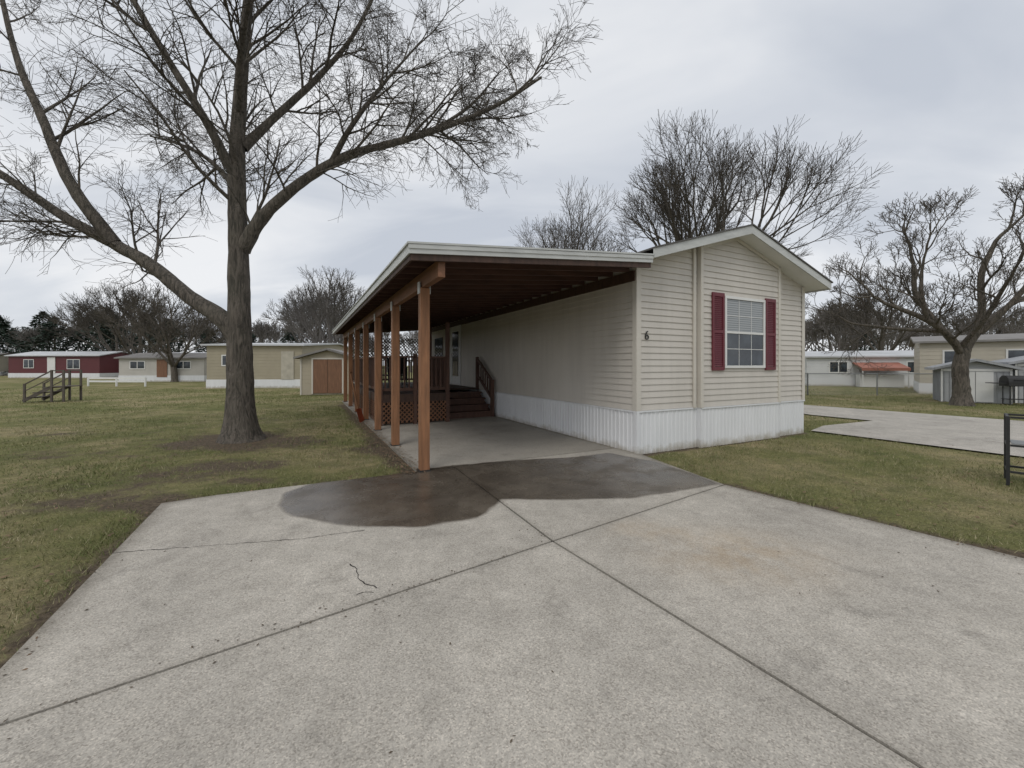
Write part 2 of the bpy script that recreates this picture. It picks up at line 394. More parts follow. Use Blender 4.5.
siding('siding_front_left',lambda s,o,z:(s,-o,z),gr(0,B0),SK,zr(B0),M['siding'])
siding('siding_front_right',lambda s,o,z:(s,-o,z),gr(B1,HW),SK,zr(B1),M['siding'])
siding('siding_front_bay',lambda s,o,z:(s,-BO-o,z),gr(B0,B1),SK,zr(HW/2)-.01,M['siding'])
siding('siding_side',lambda s,o,z:(-o,s,z),lambda z:(0,HL),SK,EZ-.02,M['siding'])
siding('siding_far_side',lambda s,o,z:(HW+o,s,z),lambda z:(0,HL),SK,EZ-.02,M['siding'])
mb=MB()
for x0,x1,y0,y1,zt in ((-.03,.075,-.03,-.0195,EZ-.01),(-.03,-.0195,-.0195,.075,EZ-.02),(HW-.075,HW+.03,-.03,-.0195,EZ-.01),(HW+.0195,HW+.03,-.0195,.075,EZ-.02),
    (B0-.025,B0+.05,-BO-.033,-.0195,zr(B0)-.01),(B1-.05,B1+.025,-BO-.033,-.0195,zr(B1)-.01),(B0-.14,B0-.075,-.055,-.0195,zr(B0)-.05)):
    mb.box(x0,x1,y0,y1,SK-.01,zt)
mb.obj('corner_trim',M['trimbeige'],home,bevel=.004)
mb=MB()
def ribs(mp,L0,L1):
    s=L0; 
    while s<L1-.001:
        e=min(s+.1,L1)
        for a,b,oa,ob in ((s,s+.012,.006,.018),(s+.012,s+.03,.018,.018),(s+.03,s+.042,.018,.006),(s+.042,e,.006,.006)):
            if b>e+1e-6: continue
            mb.quad(mp(a,oa,.0),mp(b,ob,.0),mp(b,ob,SK-.03),mp(a,oa,SK-.03))
        s=e
ribs(lambda s,o,z:(s,-o,z),0,B0); ribs(lambda s,o,z:(s,-BO-o,z),B0,B1); ribs(lambda s,o,z:(s,-o,z),B1,HW)
ribs(lambda s,o,z:(-o,s,z),0,HL); ribs(lambda s,o,z:(HW+o,s,z),0,HL)
for y0,y1,x0,x1 in ((-.03,-.001,-.03,B0-.001),(-BO-.03,-BO-.001,B0,B1),(-.03,-.001,B1+.001,HW+.03)):
    mb.box(x0,x1,y0,y1,SK-.03,SK-.004)
mb.box(-.03,-.001,0,HL,SK-.03,SK-.004); mb.box(HW+.001,HW+.03,0,HL,SK-.03,SK-.004)
mb.box(-.03,.03,-.033,-.019,0,SK-.031); mb.box(-.033,-.019,-.018,.04,0,SK-.031)
mb.box(B0-.012,B0,-BO-.018,0,0,SK-.004); mb.box(B1,B1+.012,-BO-.018,0,0,SK-.004)
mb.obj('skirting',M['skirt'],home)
OV=.42; EO=.28; LO=.04
mb=MB()
def slabroof(mb,u0,u1,t0,t1,y0,y1):
    mb.prism([(u0,t0(u0)),(u1,t0(u1)),(u1,t1(u1)),(u0,t1(u0))],'y',y0,y1)
zl=lambda u:EZ+SLP*u; zrr=lambda u:EZ+SLP*(HW-u)
slabroof(mb,-LO,HW/2,lambda u:zl(u)+.13,lambda u:zl(u)+.155,-OV-.02,HL+.3)
slabroof(mb,HW/2,HW+EO+.03,lambda u:zrr(u)+.13,lambda u:zrr(u)+.155,-OV-.02,HL+.3)
mb.obj('roof_shingles',M['shingle'],home)
mb=MB()
slabroof(mb,-LO+.01,HW/2,lambda u:zl(u)+.001,lambda u:zl(u)+.03,-OV+.025,HL+.28)
slabroof(mb,HW/2,HW+EO-.03,lambda u:zrr(u)+.001,lambda u:zrr(u)+.03,-OV+.025,HL+.28)
mb.obj('soffit',M['trim'],home)
mb=MB()
slabroof(mb,-LO+.005,HW/2,lambda u:zl(u)-.02,lambda u:zl(u)+.128,-OV,-OV+.022)
slabroof(mb,HW/2,HW+EO,lambda u:zrr(u)-.02,lambda u:zrr(u)+.128,-OV,-OV+.022)
mb.box(HW+EO-.025,HW+EO,-OV+.023,HL+.28,zrr(HW+EO)-.02,zrr(HW+EO)+.126)
mb.obj('fascia',M['fascia'],home)
mb2=MB(); slabroof(mb2,B0+.05,HW/2,lambda u:zl(u)-.07,lambda u:zl(u)-.002,-BO-.033,-BO-.0195)
slabroof(mb2,HW/2,B1-.05,lambda u:zrr(u)-.07,lambda u:zrr(u)-.002,-BO-.033,-BO-.0195)
mb2.obj('frieze',M['trimbeige'],home)
def window(parent,x0,x1,z0,z1,y):
    fr=MB();gl=MB()
    f=.05
    fr.box(x0,x1,y-.03,y,z0,z0+f); fr.box(x0,x1,y-.03,y,z1-f,z1); fr.box(x0,x0+f,y-.028,y,z0+f,z1-f); fr.box(x1-f,x1,y-.028,y,z0+f,z1-f)
    zm=(z0+z1)/2; fr.box(x0+f,x1-f,y-.025,y,zm-.022,zm+.022)
    for k in (1,2):
        xx=x0+f+(x1-x0-2*f)*k/3; fr.box(xx-.006,xx+.006,y-.012,y-.0075,z0+f,zm-.022); fr.box(xx-.006,xx+.006,y-.012,y-.0075,zm+.022,z1-f)
    for zz in ((z0+f+zm)/2,(z1-f+zm)/2): fr.box(x0+f,x1-f,y-.0125,y-.008,zz-.006,zz+.006)
    gl.box(x0+f,x1-f,y-.007,y-.001,z0+f,zm-.022)
    gl.box(x0+f,x1-f,y-.004,y-.001,zm+.022,z1-f)
    fr.obj('window_frame',M['trim'],parent,bevel=.003); gl.obj('window_glass',M['glass'],parent)
YF=-BO-.020
window(home,2.08,3.31,1.44,2.80,YF)
mb=MB(); mb.box(2.14,3.25,YF-.0062,YF-.0045,2.15,2.74)
def blind_mat():
    m,nt,b=new_mat('blind'); v=coords(nt); s=N(nt,'ShaderNodeSeparateXYZ'); L(nt,v,s.inputs[0])
    wv=math_(nt,'FRACT',math_(nt,'MULTIPLY',s.outputs[2],24))
    L(nt,ramp(nt,wv,[(.1,(.13,.14,.15)),(.4,(.34,.36,.37))]),b.inputs['Base Color']); b.inputs['Roughness'].default_value=.25; return m
mb.obj('window_blind',blind_mat(),home)
for x0,x1 in ((1.73,2.06),(3.33,3.66)):
    mb=MB(); zb,zt=1.40,2.84
    mb.box(x0,x0+.045,YF-.03,YF,zb,zt);mb.box(x1-.045,x1,YF-.03,YF,zb,zt)
    for a,b in ((zb,zb+.07),(zt-.07,zt),((zb+zt)/2-.03,(zb+zt)/2+.03)): mb.box(x0+.045,x1-.045,YF-.029,YF,a,b)
    zz=zb+.08
    while zz<zt-.09:
        mb.quad((x0+.045,YF-.024,zz),(x1-.045,YF-.024,zz),(x1-.045,YF-.006,zz+.036),(x0+.045,YF-.006,zz+.036)); zz+=.036
    mb.obj('shutter',M['shutter'],home)
# house number (curved strokes of a "6") on the front-left wall
mb=MB(); cx0,cz0=.2,1.97
for k in range(10):
    a0=6.283*k/10;a1=6.283*(k+1)/10
    mb.beam((cx0+.035*math.cos(a0),-.028,cz0+.035*math.sin(a0)),(cx0+.035*math.cos(a1),-.028,cz0+.035*math.sin(a1)),.014,.016)
mb.beam((cx0-.034,-.028,cz0+.01),(cx0-.012,-.028,cz0+.08),.014,.016); mb.beam((cx0-.012,-.028,cz0+.08),(cx0+.025,-.028,cz0+.10),.014,.016)
mb.obj('house_number',M['black'],home)
mb=MB(); mb.box(-.045,-.02,8.5,8.6,.78,2.95);mb.box(-.045,-.02,9.5,9.6,.78,2.95);mb.box(-.045,-.02,8.6,9.5,2.86,2.95);mb.box(-.03,-.02,8.6,9.5,.8,2.86)
mb.obj('door',M['trim'],home)
mb=MB(); mb.box(-.036,-.031,8.72,9.38,1.1,2.7); mb.obj('door_glass',M['glass'],home)
mb=MB(); mb.box(-.03,-.02,10.6,11.7,1.6,2.6); mb.obj('porch_window',M['glass'],home)
for y0 in (4,8,11.5):
    mb=MB(); mb.box(HW+.02,HW+.03,y0,y0+1.1,1.5,2.7); mb.obj('side_window',M['glass'],home)
    mb=MB()
    for a in ((y0-.05,y0,1.45,2.75),(y0+1.1,y0+1.15,1.45,2.75),(y0,y0+1.1,2.7,2.75),(y0,y0+1.1,1.45,1.5)): mb.box(HW+.02,HW+.045,*a)
    mb.obj('side_window_frame',M['trim'],home)
# ------------------------------------------------------------ carport
cp=empty('carport',A,ANG)
CU=-3.87; CE=13.4; CF=-.40
zc=lambda u:3.205+(u/3.87)*.33
PU=-3.45
for v in (.52,2.52,4.5,6.5,8.5,10.5,12.5):
    mb=MB(); mb.box(PU-.065,PU+.065,v-.065,v+.065,.03,zc(PU)-.34); o=mb.obj('post',M['wood_post'],cp,bevel=.006)
    mb=MB(); mb.box(PU-.08,PU+.08,v-.08,v+.08,.028,.045); mb.obj('post_base',M['black'],cp)
    mb=MB()
    mb.box(PU-.08,PU-.067,v-.05,v+.05,zc(PU)-.42,zc(PU)-.26); mb.box(PU+.067,PU+.08,v-.05,v+.05,zc(PU)-.42,zc(PU)-.26); mb.obj('bracket',M['fascia'],cp)
mb=MB(); mb.box(PU-.045,PU+.045,-.3,CE-.1,zc(PU)-.339,zc(PU)-.13)
mb.obj('side_beam',M['wood_beam'],cp,bevel=.005)
mb=MB(); v=-.3
while v<CE-.05:
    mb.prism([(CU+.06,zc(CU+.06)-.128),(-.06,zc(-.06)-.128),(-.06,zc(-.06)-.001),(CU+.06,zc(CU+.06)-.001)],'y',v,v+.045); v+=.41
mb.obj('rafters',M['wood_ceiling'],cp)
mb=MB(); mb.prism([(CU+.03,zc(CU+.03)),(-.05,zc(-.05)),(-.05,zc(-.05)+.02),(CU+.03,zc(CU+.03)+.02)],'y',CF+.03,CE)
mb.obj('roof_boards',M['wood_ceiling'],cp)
mb=MB(); mb.box(-.058,-.021,0.0,CE-.1,zc(0)-.3,zc(0)-.13); mb.obj('ledger_board',M['wood_dark'],cp)
mb=MB(); mb.prism([(CU-.02,zc(CU)+.022),(-.045,zc(0)+.022),(-.045,zc(0)+.045),(CU-.02,zc(CU)+.045)],'y',CF-.02,CE+.02); mb.obj('roof_metal',M['fascia'],cp)
mb=MB(); mb.prism([(CU,zc(CU)-.085),(-.045,zc(-.045)-.085),(-.045,zc(-.045)+.02),(CU,zc(CU)+.02)],'y',CF,CF+.025)
mb.box(CU,CU+.025,CF+.026,CE,zc(CU)-.085,zc(CU)+.02)
mb.prism([(CU-.008,zc(CU)-.03),(-.045,zc(-.045)-.03),(-.045,zc(-.045)+.02),(CU-.008,zc(CU)+.02)],'y',CF-.012,CF-.001)
mb.obj('fascia',M['fascia'],cp)
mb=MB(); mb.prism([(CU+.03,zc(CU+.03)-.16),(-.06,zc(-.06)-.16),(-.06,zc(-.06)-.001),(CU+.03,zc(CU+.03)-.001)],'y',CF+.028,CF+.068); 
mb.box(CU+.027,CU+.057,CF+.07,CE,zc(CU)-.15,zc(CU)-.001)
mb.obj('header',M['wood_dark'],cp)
# ------------------------------------------------------------ porch deck
dk=empty('porch_deck',A,ANG); D0,DS,D1=5.1,6.75,12.2; DX=-1.62; DZ=.78
mb=MB(); v=D0
while v<D1:
    mb.box(-3.3,(DX if v<DS else -.04),v,v+.135,DZ-.03,DZ); v+=.14
mb.box(-3.3,DX,D0-.03,D0-.001,DZ-.2,DZ+.001); mb.box(-3.33,-3.301,D0-.03,D1,DZ-.2,DZ+.001); mb.box(DX+.001,DX+.03,D0-.03,DS,DZ-.2,DZ+.001)
mb.obj('deck_boards',M['wood_dark'],dk)
def lattice(mp,a0,a1,z0,z1,st=.11,w=.02):
    h=z1-z0; mb=MB()
    for sgn,o in ((1,0),(-1,.008)):
        a=a0-h
        while a<a1:
            s0=max(a,a0); s1=min(a+h,a1)
            if s1-s0>.03:
                if sgn>0: p=(s0,z0+(s0-a)); q=(s1,z0+(s1-a))
                else: p=(s0,z1-(s0-a)); q=(s1,z1-(s1-a))
                mb.quad(mp(p[0],o,p[1]-w),mp(q[0],o,q[1]-w),mp(q[0],o,q[1]+w),mp(p[0],o,p[1]+w))
            a+=st
    return mb
lattice(lambda s,o,z:(s,D0-.04+o,z),-3.3,DX,.08,DZ-.2).obj('lattice_front',M['wood_beam'],dk)
lattice(lambda s,o,z:(DX+.04+o,s,z),D0,DS,.08,DZ-.2).obj('lattice_step_side',M['wood_beam'],dk)
lattice(lambda s,o,z:(-3.34+o,s,z),D0,D1,.08,DZ-.2).obj('lattice_side',M['wood_beam'],dk)
lattice(lambda s,o,z:(-3.30+o,s,z),D0,D1,1.85,2.4,.16).obj('lattice_screen',M['wood_dark'],dk)
lattice(lambda s,o,z:(s,D1+.03+o,z),-3.3,-.05,1.75,2.6,.13).obj('lattice_end_screen',M['wood_dark'],dk)
mb=MB(); mb.box(-3.2,DX-.1,D0+.1,DS,.05,DZ-.21); mb.box(-3.2,-.1,DS+.05,D1,.05,DZ-.21); mb.obj('deck_underside_shade',M['joint_and_shade'],dk)  # solid near-black blocks standing in for shade in the hollow under the deck
def rail(mb,a0,a1,mp,step=.115):
    a=a0
    mb.beam(mp(a0,DZ+.92),mp(a1,DZ+.92),.09,.04); mb.beam(mp(a0,DZ+.12),mp(a1,DZ+.12),.04,.07)
    while a<a1: mb.beam(mp(a,DZ+.1),mp(a,DZ+.9),.035,.035); a+=step
mb=MB(); rail(mb,-3.3,DX,lambda s,z:(s,D0,z)); rail(mb,D0,D1,lambda s,z:(-3.3,s,z)); rail(mb,-3.3,-.05,lambda s,z:(s,D1,z)); rail(mb,D0,DS,lambda s,z:(DX,s,z))
for u,v,t in ((DX,D0,2.6),(DX,DS,2.6),(-3.3,D0,2.55),(-2.46,D0,DZ+1.0),(-3.3,7.4,2.5),(-3.3,9.7,2.5),(-3.3,12.1,2.5)): mb.box(u-.045,u+.045,v-.045,v+.045,.03,t)
mb.obj('railing',M['wood_rail'],dk)
mb=MB()
for k in range(4):
    z1=.165*(k+1)+.03; y0=DS-1.2+k*.29
    mb.box(-1.5,-.1,y0-.03,y0+.29,z1-.04,z1); mb.box(-1.46,-.14,y0,y0+.02,z1-.165,z1-.041)
for xx in (-1.53,-.13):
    mb.prism([(DS-1.2,.03),(DS-.03,.03),(DS-.03,.7),(DS-.9,.22),(DS-1.2,.05)],'x',xx,xx+.04)
mb.obj('steps',M['wood_rail'],dk)
mb=MB(); xx=-.14
mb.box(xx-.045,xx+.045,DS-1.24,DS-1.15,.03,1.08)
for o in (.0,.5): mb.beam((xx,DS-1.2,1.03-o),(xx,DS-.02,1.72-o),.04,.08)
mb.box(xx-.04,xx+.04,DS-.1,DS-.02,DZ,1.75)
for k in range(1,7):
    yy=DS-1.2+k*.165; mb.box(xx-.015,xx+.015,yy,yy+.03,.5+k*.095,1.0+k*.095)
mb.obj('stair_rail',M['wood_rail'],dk)
def chair(u,v,rz):
    e=empty('patio_chair',W(u,v,DZ),ANG+rz)
    mb=MB()
    for x in (-.25,.25):
        mb.box(x-.02,x+.02,-.25,-.21,0,.62); mb.beam((x,.2,0),(x,.34,1.0),.04,.04); mb.box(x-.03,x+.03,-.27,.25,.62,.65)
    mb.obj('frame',M['black'],e)
    mb=MB(); mb.box(-.25,.25,-.25,.22,.40,.44); mb.beam((0,.23,.45),(0,.33,.98),.48,.03); mb.obj('seat',M['black'],e)
chair(-2.6,7.2,R(200)); chair(-1.9,10,R(10))
sh=empty('snow_shovel',W(-3.75,6.3,0),ANG+R(60))
mb=MB(); mb.beam((0,-.1,.25),(.0,.12,1.3),.03,.03); mb.beam((-.06,.12,1.31),(.06,.12,1.31),.03,.03); mb.obj('handle',M['wood_post'],sh)
mb=MB()
for k in range(5):
    mb.quad((-.16,-.2+k*.02,.01+.07*k),(.16,-.2+k*.02,.01+.07*k),(.16,-.2+k*.02+.02,.08+.07*k),(-.16,-.2+k*.02+.02,.08+.07*k))
mb.obj('blade',M['rust'],sh)
# ------------------------------------------------------------ trees
def cr(P,n=6):
    P=[Vector(p) for p in P]; Q=[P[0]*2-P[1]]+P+[P[-1]*2-P[-2]]; out=[]
    for i in range(1,len(Q)-2):
        a,b,c,d=Q[i-1:i+3]
        for k in range(n):
            t=k/n; out.append(.5*((2*b)+(c-a)*t+(2*a-5*b+4*c-d)*t*t+(3*b-a-3*c+d)*t**3))
    out.append(P[-1]); return out
def rdir(d,ang,roll=None):
    a=d.orthogonal().normalized(); a.rotate(Matrix.Rotation(random.random()*6.283 if roll is None else roll,3,d))
    return (d*math.cos(ang)+a*math.sin(ang)).normalized()
def grow(mb,p,d,ln,r,lv,cfg):
    n=6 if lv<cfg['max']-1 else 3
    pts=[p.copy()];rads=[r]; step=ln/n
    trop=cfg['trop'][min(lv,len(cfg['trop'])-1)]
    dirs=[d]
    for k in range(n):
        j=cfg['jit']; d=(d+Vector((random.gauss(0,j),random.gauss(0,j),random.gauss(0,j)+trop))).normalized()
        p=p+d*step; pts.append(p); dirs.append(d)
        rads.append(max(r*(1-.75*(k+1)/n),cfg['rmin']))
    mb.tube(pts,rads,(6 if r>.03 else 4 if r>.012 else 3))
    if lv<cfg['max']: spawn(mb,pts,rads,dirs,ln,lv+1,cfg,.15)
def spawn(mb,pts,rads,dirs,ln,lv,cfg,t0):
    cnt=cfg['n'][min(lv-1,len(cfg['n'])-1)]; m=len(pts)-1
    cnt=max(1,int(cnt*random.uniform(.75,1.3)))
    for c in range(cnt):
        t=t0+(1-t0)*(c+random.random())/cnt; f=t*m; i=min(int(f),m-1); fr=f-i
        q=pts[i].lerp(pts[i+1],fr); rr=rads[i]*(1-fr)+rads[i+1]*fr
        d=rdir(dirs[min(i+1,len(dirs)-1)],R(random.uniform(*cfg['ang'])))
        l=ln*random.uniform(*cfg['len'])*(1-.35*t)
        grow(mb,q,d,l,max(min(rr*.75,l*cfg['rl']),cfg['rmin']),lv,cfg)
def limb(mb,P,r0,r1,sides,cfg,ln,t0=.25,n=6,flare=None):
    pts=cr(P,n); m=len(pts)-1; rads=[r0+(r1-r0)*(k/m)**.8 for k in range(m+1)]
    if flare:
        for k in range(m+1):
            h=pts[k].z; rads[k]*=1+flare*math.exp(-h/.28)
    mb.tube(pts,rads,sides,.06)
    dirs=[(pts[min(k+1,m)]-pts[max(k-1,0)]).normalized() for k in range(m+1)]
    if ln: spawn(mb,pts,rads,dirs,ln,1,cfg,t0)
def fork(mb,p,d,ln,r,lv,c):
    n=3; pts=[p.copy()]; rads=[r]; step=ln/n; r1=max(r*.74,c['rmin'])
    for k in range(n):
        j=c['jit']; d=(d+Vector((random.gauss(0,j),random.gauss(0,j),random.gauss(0,j)+c['up']))).normalized()
        p=p+d*step; pts.append(p); rads.append(r+(r1-r)*(k+1)/n)
    mb.tube(pts,rads,7 if r>.08 else 5 if r>.035 else 4 if r>.018 else 3)
    if lv<=0: return
    roll=random.random()*6.283; nn=2 if random.random()<c.get('p2',.6) else 3
    for k in range(nn):
        a=R(random.uniform(*c['ang']))*(.55 if k==0 else 1)
        s=c['dec']*random.uniform(.82,1.08)
        fork(mb,p,rdir(d,a,roll+6.283*k/nn+random.uniform(-.4,.4)),ln*s,max(r1*(.95 if k==0 else .74),c['rmin']),lv-1,c)
    if lv<=c['tw']:
        for k in range(2):
            q=pts[1+k]; fork(mb,q,rdir(d,R(random.uniform(30,60))),ln*random.uniform(.45,.75),c['rmin']*1.15,min(lv-2,1) if lv>2 else 0,c)
def fork_tree(name,loc,h,top,r,c,mat,nl=5,lv=7,spread=38):
    mb=MB(); x,y=loc
    l0=(h-top)*(1-c['dec'])/(1-c['dec']**(lv+1))*1.12
    tp=Vector((x+random.uniform(-.2,.2),y,top))
    mb.tube(cr([(x,y,-.1),(x,y,.6),tuple(tp)],4),[r*1.35,r*1.12,r*1.05,r*1.02,r,r*.98,r*.96,r*.93,r*.9],12,.05)
    fork(mb,tp-Vector((0,0,.15)),Vector((.05,0,1)).normalized(),l0*1.05,r*.62,lv,c)
    for k in range(nl):
        a=6.283*k/nl+random.uniform(-.35,.35); t=R(spread*random.uniform(.65,1.15))
        d=Vector((math.cos(a)*math.sin(t),math.sin(a)*math.sin(t),math.cos(t)))
        fork(mb,tp-Vector((0,0,random.uniform(.1,top*.3))),d,l0*random.uniform(.88,1.08)*c.get('sd',1),r*.5,lv,c)
    return mb.obj(name,mat,None,True)
CF1=dict(max=4,n=[13,8,6,4],trop=[.04,.03,.01,-.02],jit=.095,rmin=.0031,ang=(25,62),len=(.45,.80),rl=.017)
mb=MB()
limb(mb,[(-5.42,8.2,-.1),(-5.44,8.2,.5),(-5.45,8.2,2.2),(-5.48,8.2,4.0),(-5.54,8.25,5.8),(-5.46,8.3,7.6),(-5.3,8.3,9.6),(-5.2,8.2,12.5)],.305,.05,18,CF1,4.0,.42,7,.5)
limb(mb,[(-5.5,8.2,2.05),(-5.8,8.15,2.45),(-6.44,8.2,2.85),(-7.24,8.2,3.5),(-8.04,8.25,3.95),(-9.04,8.25,4.5),(-10.2,8.2,5.3),(-11.6,8.0,6.2)],.19,.06,12,CF1,3.0,.36)
limb(mb,[(-8.0,8.24,3.95),(-8.6,8.0,5.0),(-9.3,8.1,6.4),(-9.9,8.2,7.6),(-10.4,8.3,9.2)],.13,.035,9,CF1,3.0,.2)
limb(mb,[(-5.4,8.2,3.8),(-5.1,8.15,4.25),(-4.72,8.1,4.65),(-4.04,8.1,5.2),(-3.24,8.1,5.65),(-2.24,8.2,5.98),(-1.24,8.2,6.3),(-.24,8.3,6.8),(.6,8.4,7.4)],.15,.025,12,CF1,3.0,.3)
limb(mb,[(-5.5,8.2,5.2),(-5.9,7.9,6.2),(-6.5,7.7,7.3),(-7.2,7.6,8.6),(-7.8,7.5,10)],.10,.03,9,CF1,3.0,.2)
limb(mb,[(-5.45,8.3,5.9),(-5.0,8.7,6.8),(-4.3,9.1,7.9),(-3.6,9.3,9.0),(-3,9.5,10.5)],.10,.03,9,CF1,3.0,.2)
limb(mb,[(-5.5,8.2,4.6),(-5.9,8.6,5.3),(-6.8,9.2,6.1),(-7.8,9.7,6.7),(-9,10.2,7.2)],.08,.02,8,CF1,2.8,.25)
limb(mb,[(-5.45,8.2,6.6),(-5.1,7.7,7.3),(-4.4,7.0,8.1),(-3.6,6.4,8.8)],.08,.02,8,CF1,2.6,.25)
limb(mb,[(-3.6,8.1,5.45),(-3.1,7.9,6.1),(-2.5,7.9,6.9),(-1.8,8.0,7.8)],.07,.015,7,CF1,2.6,.2)
limb(mb,[(-2.6,8.15,5.88),(-1.7,8.4,6.3),(-.9,8.7,7.0),(-.3,9,7.9)],.06,.015,7,CF1,2.2,.2)
mb.obj('bare_tree',M['bark'],None,True)
nbig=len(mb.f)
FA=dict(jit=.06,up=.035,ang=(15,34),dec=.79,rmin=.008,tw=3)
random.seed(33)
fork_tree('bare_tree',(11.2,24.5),15.0,4.4,.36,dict(FA,sd=.93,up=.035),M['bark2'],7,7,36)
FB=dict(FA,rmin=.012,tw=3)
fork_tree('bare_tree',(5.2,38),16.2,4.5,.3,dict(FB,sd=.9),M['bark3'],6,6,34)
fork_tree('bare_tree',(-16.5,37),10.0,2.4,.3,FB,M['bark3'],7,6,46)
FC=dict(FA,rmin=.015,tw=3)
fork_tree('bare_tree',(-40,44),9.8,2.0,.28,FC,M['bark2'],5,6,46)
fork_tree('bare_tree',(-30.5,37),7.8,1.6,.24,FC,M['bark'],5,6,44)
fork_tree('bare_tree',(-50,52),11.5,2.4,.28,FC,M['bark2'],5,6,46)
fork_tree('bare_tree',(-22.5,46),9.5,2.4,.25,FC,M['bark3'],5,6,46)
fork_tree('bare_tree',(36,40),10.5,2.4,.25,FC,M['bark2'],5,6,42)
FR=dict(jit=.13,up=.06,ang=(20,44),dec=.80,rmin=.0065,tw=2)
random.seed(5)
mb=MB(); bx,by=16.9,15.4
limb(mb,[(bx,by,-.1),(bx,by,.6),(bx-.05,by,1.4),(bx+.1,by,2.1)],.25,.21,14,None,0,.3,5,.45)
for P,r in (([(bx,by,1.9),(bx-.7,by-.2,2.6),(bx-1.7,by-.3,3.2),(bx-2.8,by-.2,3.7)],.13),
            ([(bx-.9,by-.2,2.75),(bx-1.9,by+.5,2.9),(bx-3.2,by+.8,3.1)],.08),
            ([(bx,by,2.0),(bx-.4,by+.4,3.0),(bx-1.1,by+.6,4.2),(bx-1.3,by+.5,5.4)],.13),
            ([(bx+.1,by,2.0),(bx+.5,by-.2,3.2),(bx+.4,by-.3,4.8),(bx+.7,by-.4,5.8)],.14),
            ([(bx+.1,by,2.0),(bx+1.0,by+.2,2.9),(bx+2.2,by+.3,3.8),(bx+3.4,by+.2,4.4)],.13),
            ([(bx+.8,by+.1,2.7),(bx+1.5,by-.5,4.0),(bx+2.0,by-1,5.4)],.11),
            ([(bx-1.6,by-.3,3.15),(bx-2.1,by-.6,4.0),(bx-2.3,by-.8,4.8)],.09),
            ([(bx-.1,by,2.1),(bx-.2,by-.9,3.1),(bx-.6,by-1.9,4.2)],.10)):
    pts=cr(P,5); m=len(pts)-1; mb.tube(pts,[r*(1-.45*k/m) for k in range(m+1)],9,.08)
    for k in range(4,m,4):
        dd=(pts[k]-pts[k-1]).normalized()
        fork(mb,pts[k],rdir(dd,R(random.uniform(20,60))),.66,r*.36,5,FR)
    fork(mb,pts[m],(pts[m]-pts[m-1]).normalized(),.74,r*.52,6,FR)
mb.obj('bare_tree',M['bark'],None,True)
nr=len(mb.f)
mb=MB(); FD=dict(jit=.07,up=.05,ang=(16,38),dec=.78,rmin=.028,tw=2)
def dist_tree(x,y,h):
    mb.tube([Vector((x,y,-.1)),Vector((x,y,h*.22))],[.3,.24],5)
    l0=h*.78*.22/(1-.78**6)*1.1
    for k in range(5):
        a=random.random()*6.28; t=R(random.uniform(8,48))
        fork(mb,Vector((x,y,h*.2)),Vector((math.cos(a)*math.sin(t),math.sin(a)*math.sin(t),math.cos(t))),l0,.13,5,FD)
for k in range(36): 
    y=random.uniform(60,105); dist_tree(y*(-1.3+1.15*(k+random.random())/36),y,random.uniform(7,12.5))
for k in range(22):
    y=random.uniform(58,95); dist_tree(y*random.uniform(.66,1.35),y,random.uniform(8,12))
for x,y,h in ((45,55,10),(48,58,11),(41,52,9),(56,50,8)): dist_tree(x,y,h)
mb.obj('distant_woodland',M['bark3'],None,True)
nd=len(mb.f)
def pine_mat():
    m,nt,b=new_mat('pine_needles'); v=coords(nt)
    L(nt,ramp(nt,noise(nt,.9,5,.7,v),[(.3,(.014,.028,.020)),(.7,(.055,.082,.058))]),b.inputs['Base Color']); b.inputs['Roughness'].default_value=.8; return m
M['pine']=pine_mat()
def pine(x,y,h,w):
    e=empty('pine_tree',(x,y,0))
    mb=MB(); mb.tube([Vector((0,0,-.1)),Vector((0,0,h*.95))],[h*.025,.03],8); mb.obj('trunk',M['bark'],e)
    mb=MB(); o=random.random()*6
    for i in range(3200):
        t=random.random()**1.1; z=h*(.02+.95*t); rr=w*(1-t**2.0)**.9*(.88+.14*math.sin(z*3.3+x)+.10*math.sin(z*7+o)); 
        a=random.random()*6.283; q=rr*random.random()**.38
        rr2=q*(1+.18*math.sin(a*4+z*1.3+o)); px,py=math.cos(a)*rr2,math.sin(a)*rr2; s=random.uniform(.18,.42)*h/9
        d=Vector((math.cos(a),math.sin(a),random.uniform(-.5,.5))).normalized(); c=Vector((-d.y,d.x,random.uniform(-.7,.7))).normalized()
        p=Vector((px,py,z-q*.1)); mb.quad(tuple(p-c*s*.4),tuple(p+d*s),tuple(p+c*s*.4),tuple(p-d*s*.4))
    mb.obj('needles',M['pine'],e)
for x,y,h,w in ((-80,62,10.4,4.4),(-75.5,60,9.2,4.2),(-71,62,9.9,4.2),(-67,60,8.8,4.0),(-63,62,9.9,4.2),(-58.5,60,9.2,4.0),(-54,61,9.4,4.0),(-49.5,59,8.4,3.6),(-44.5,60,7.0,3.2),(-37,58,6.3,2.8),(-32.5,60,7,3.0),(62,72,9,3.6),(57,68,8.6,3.4),(-85,60,9.6,4.2)): pine(x,y,h,w)
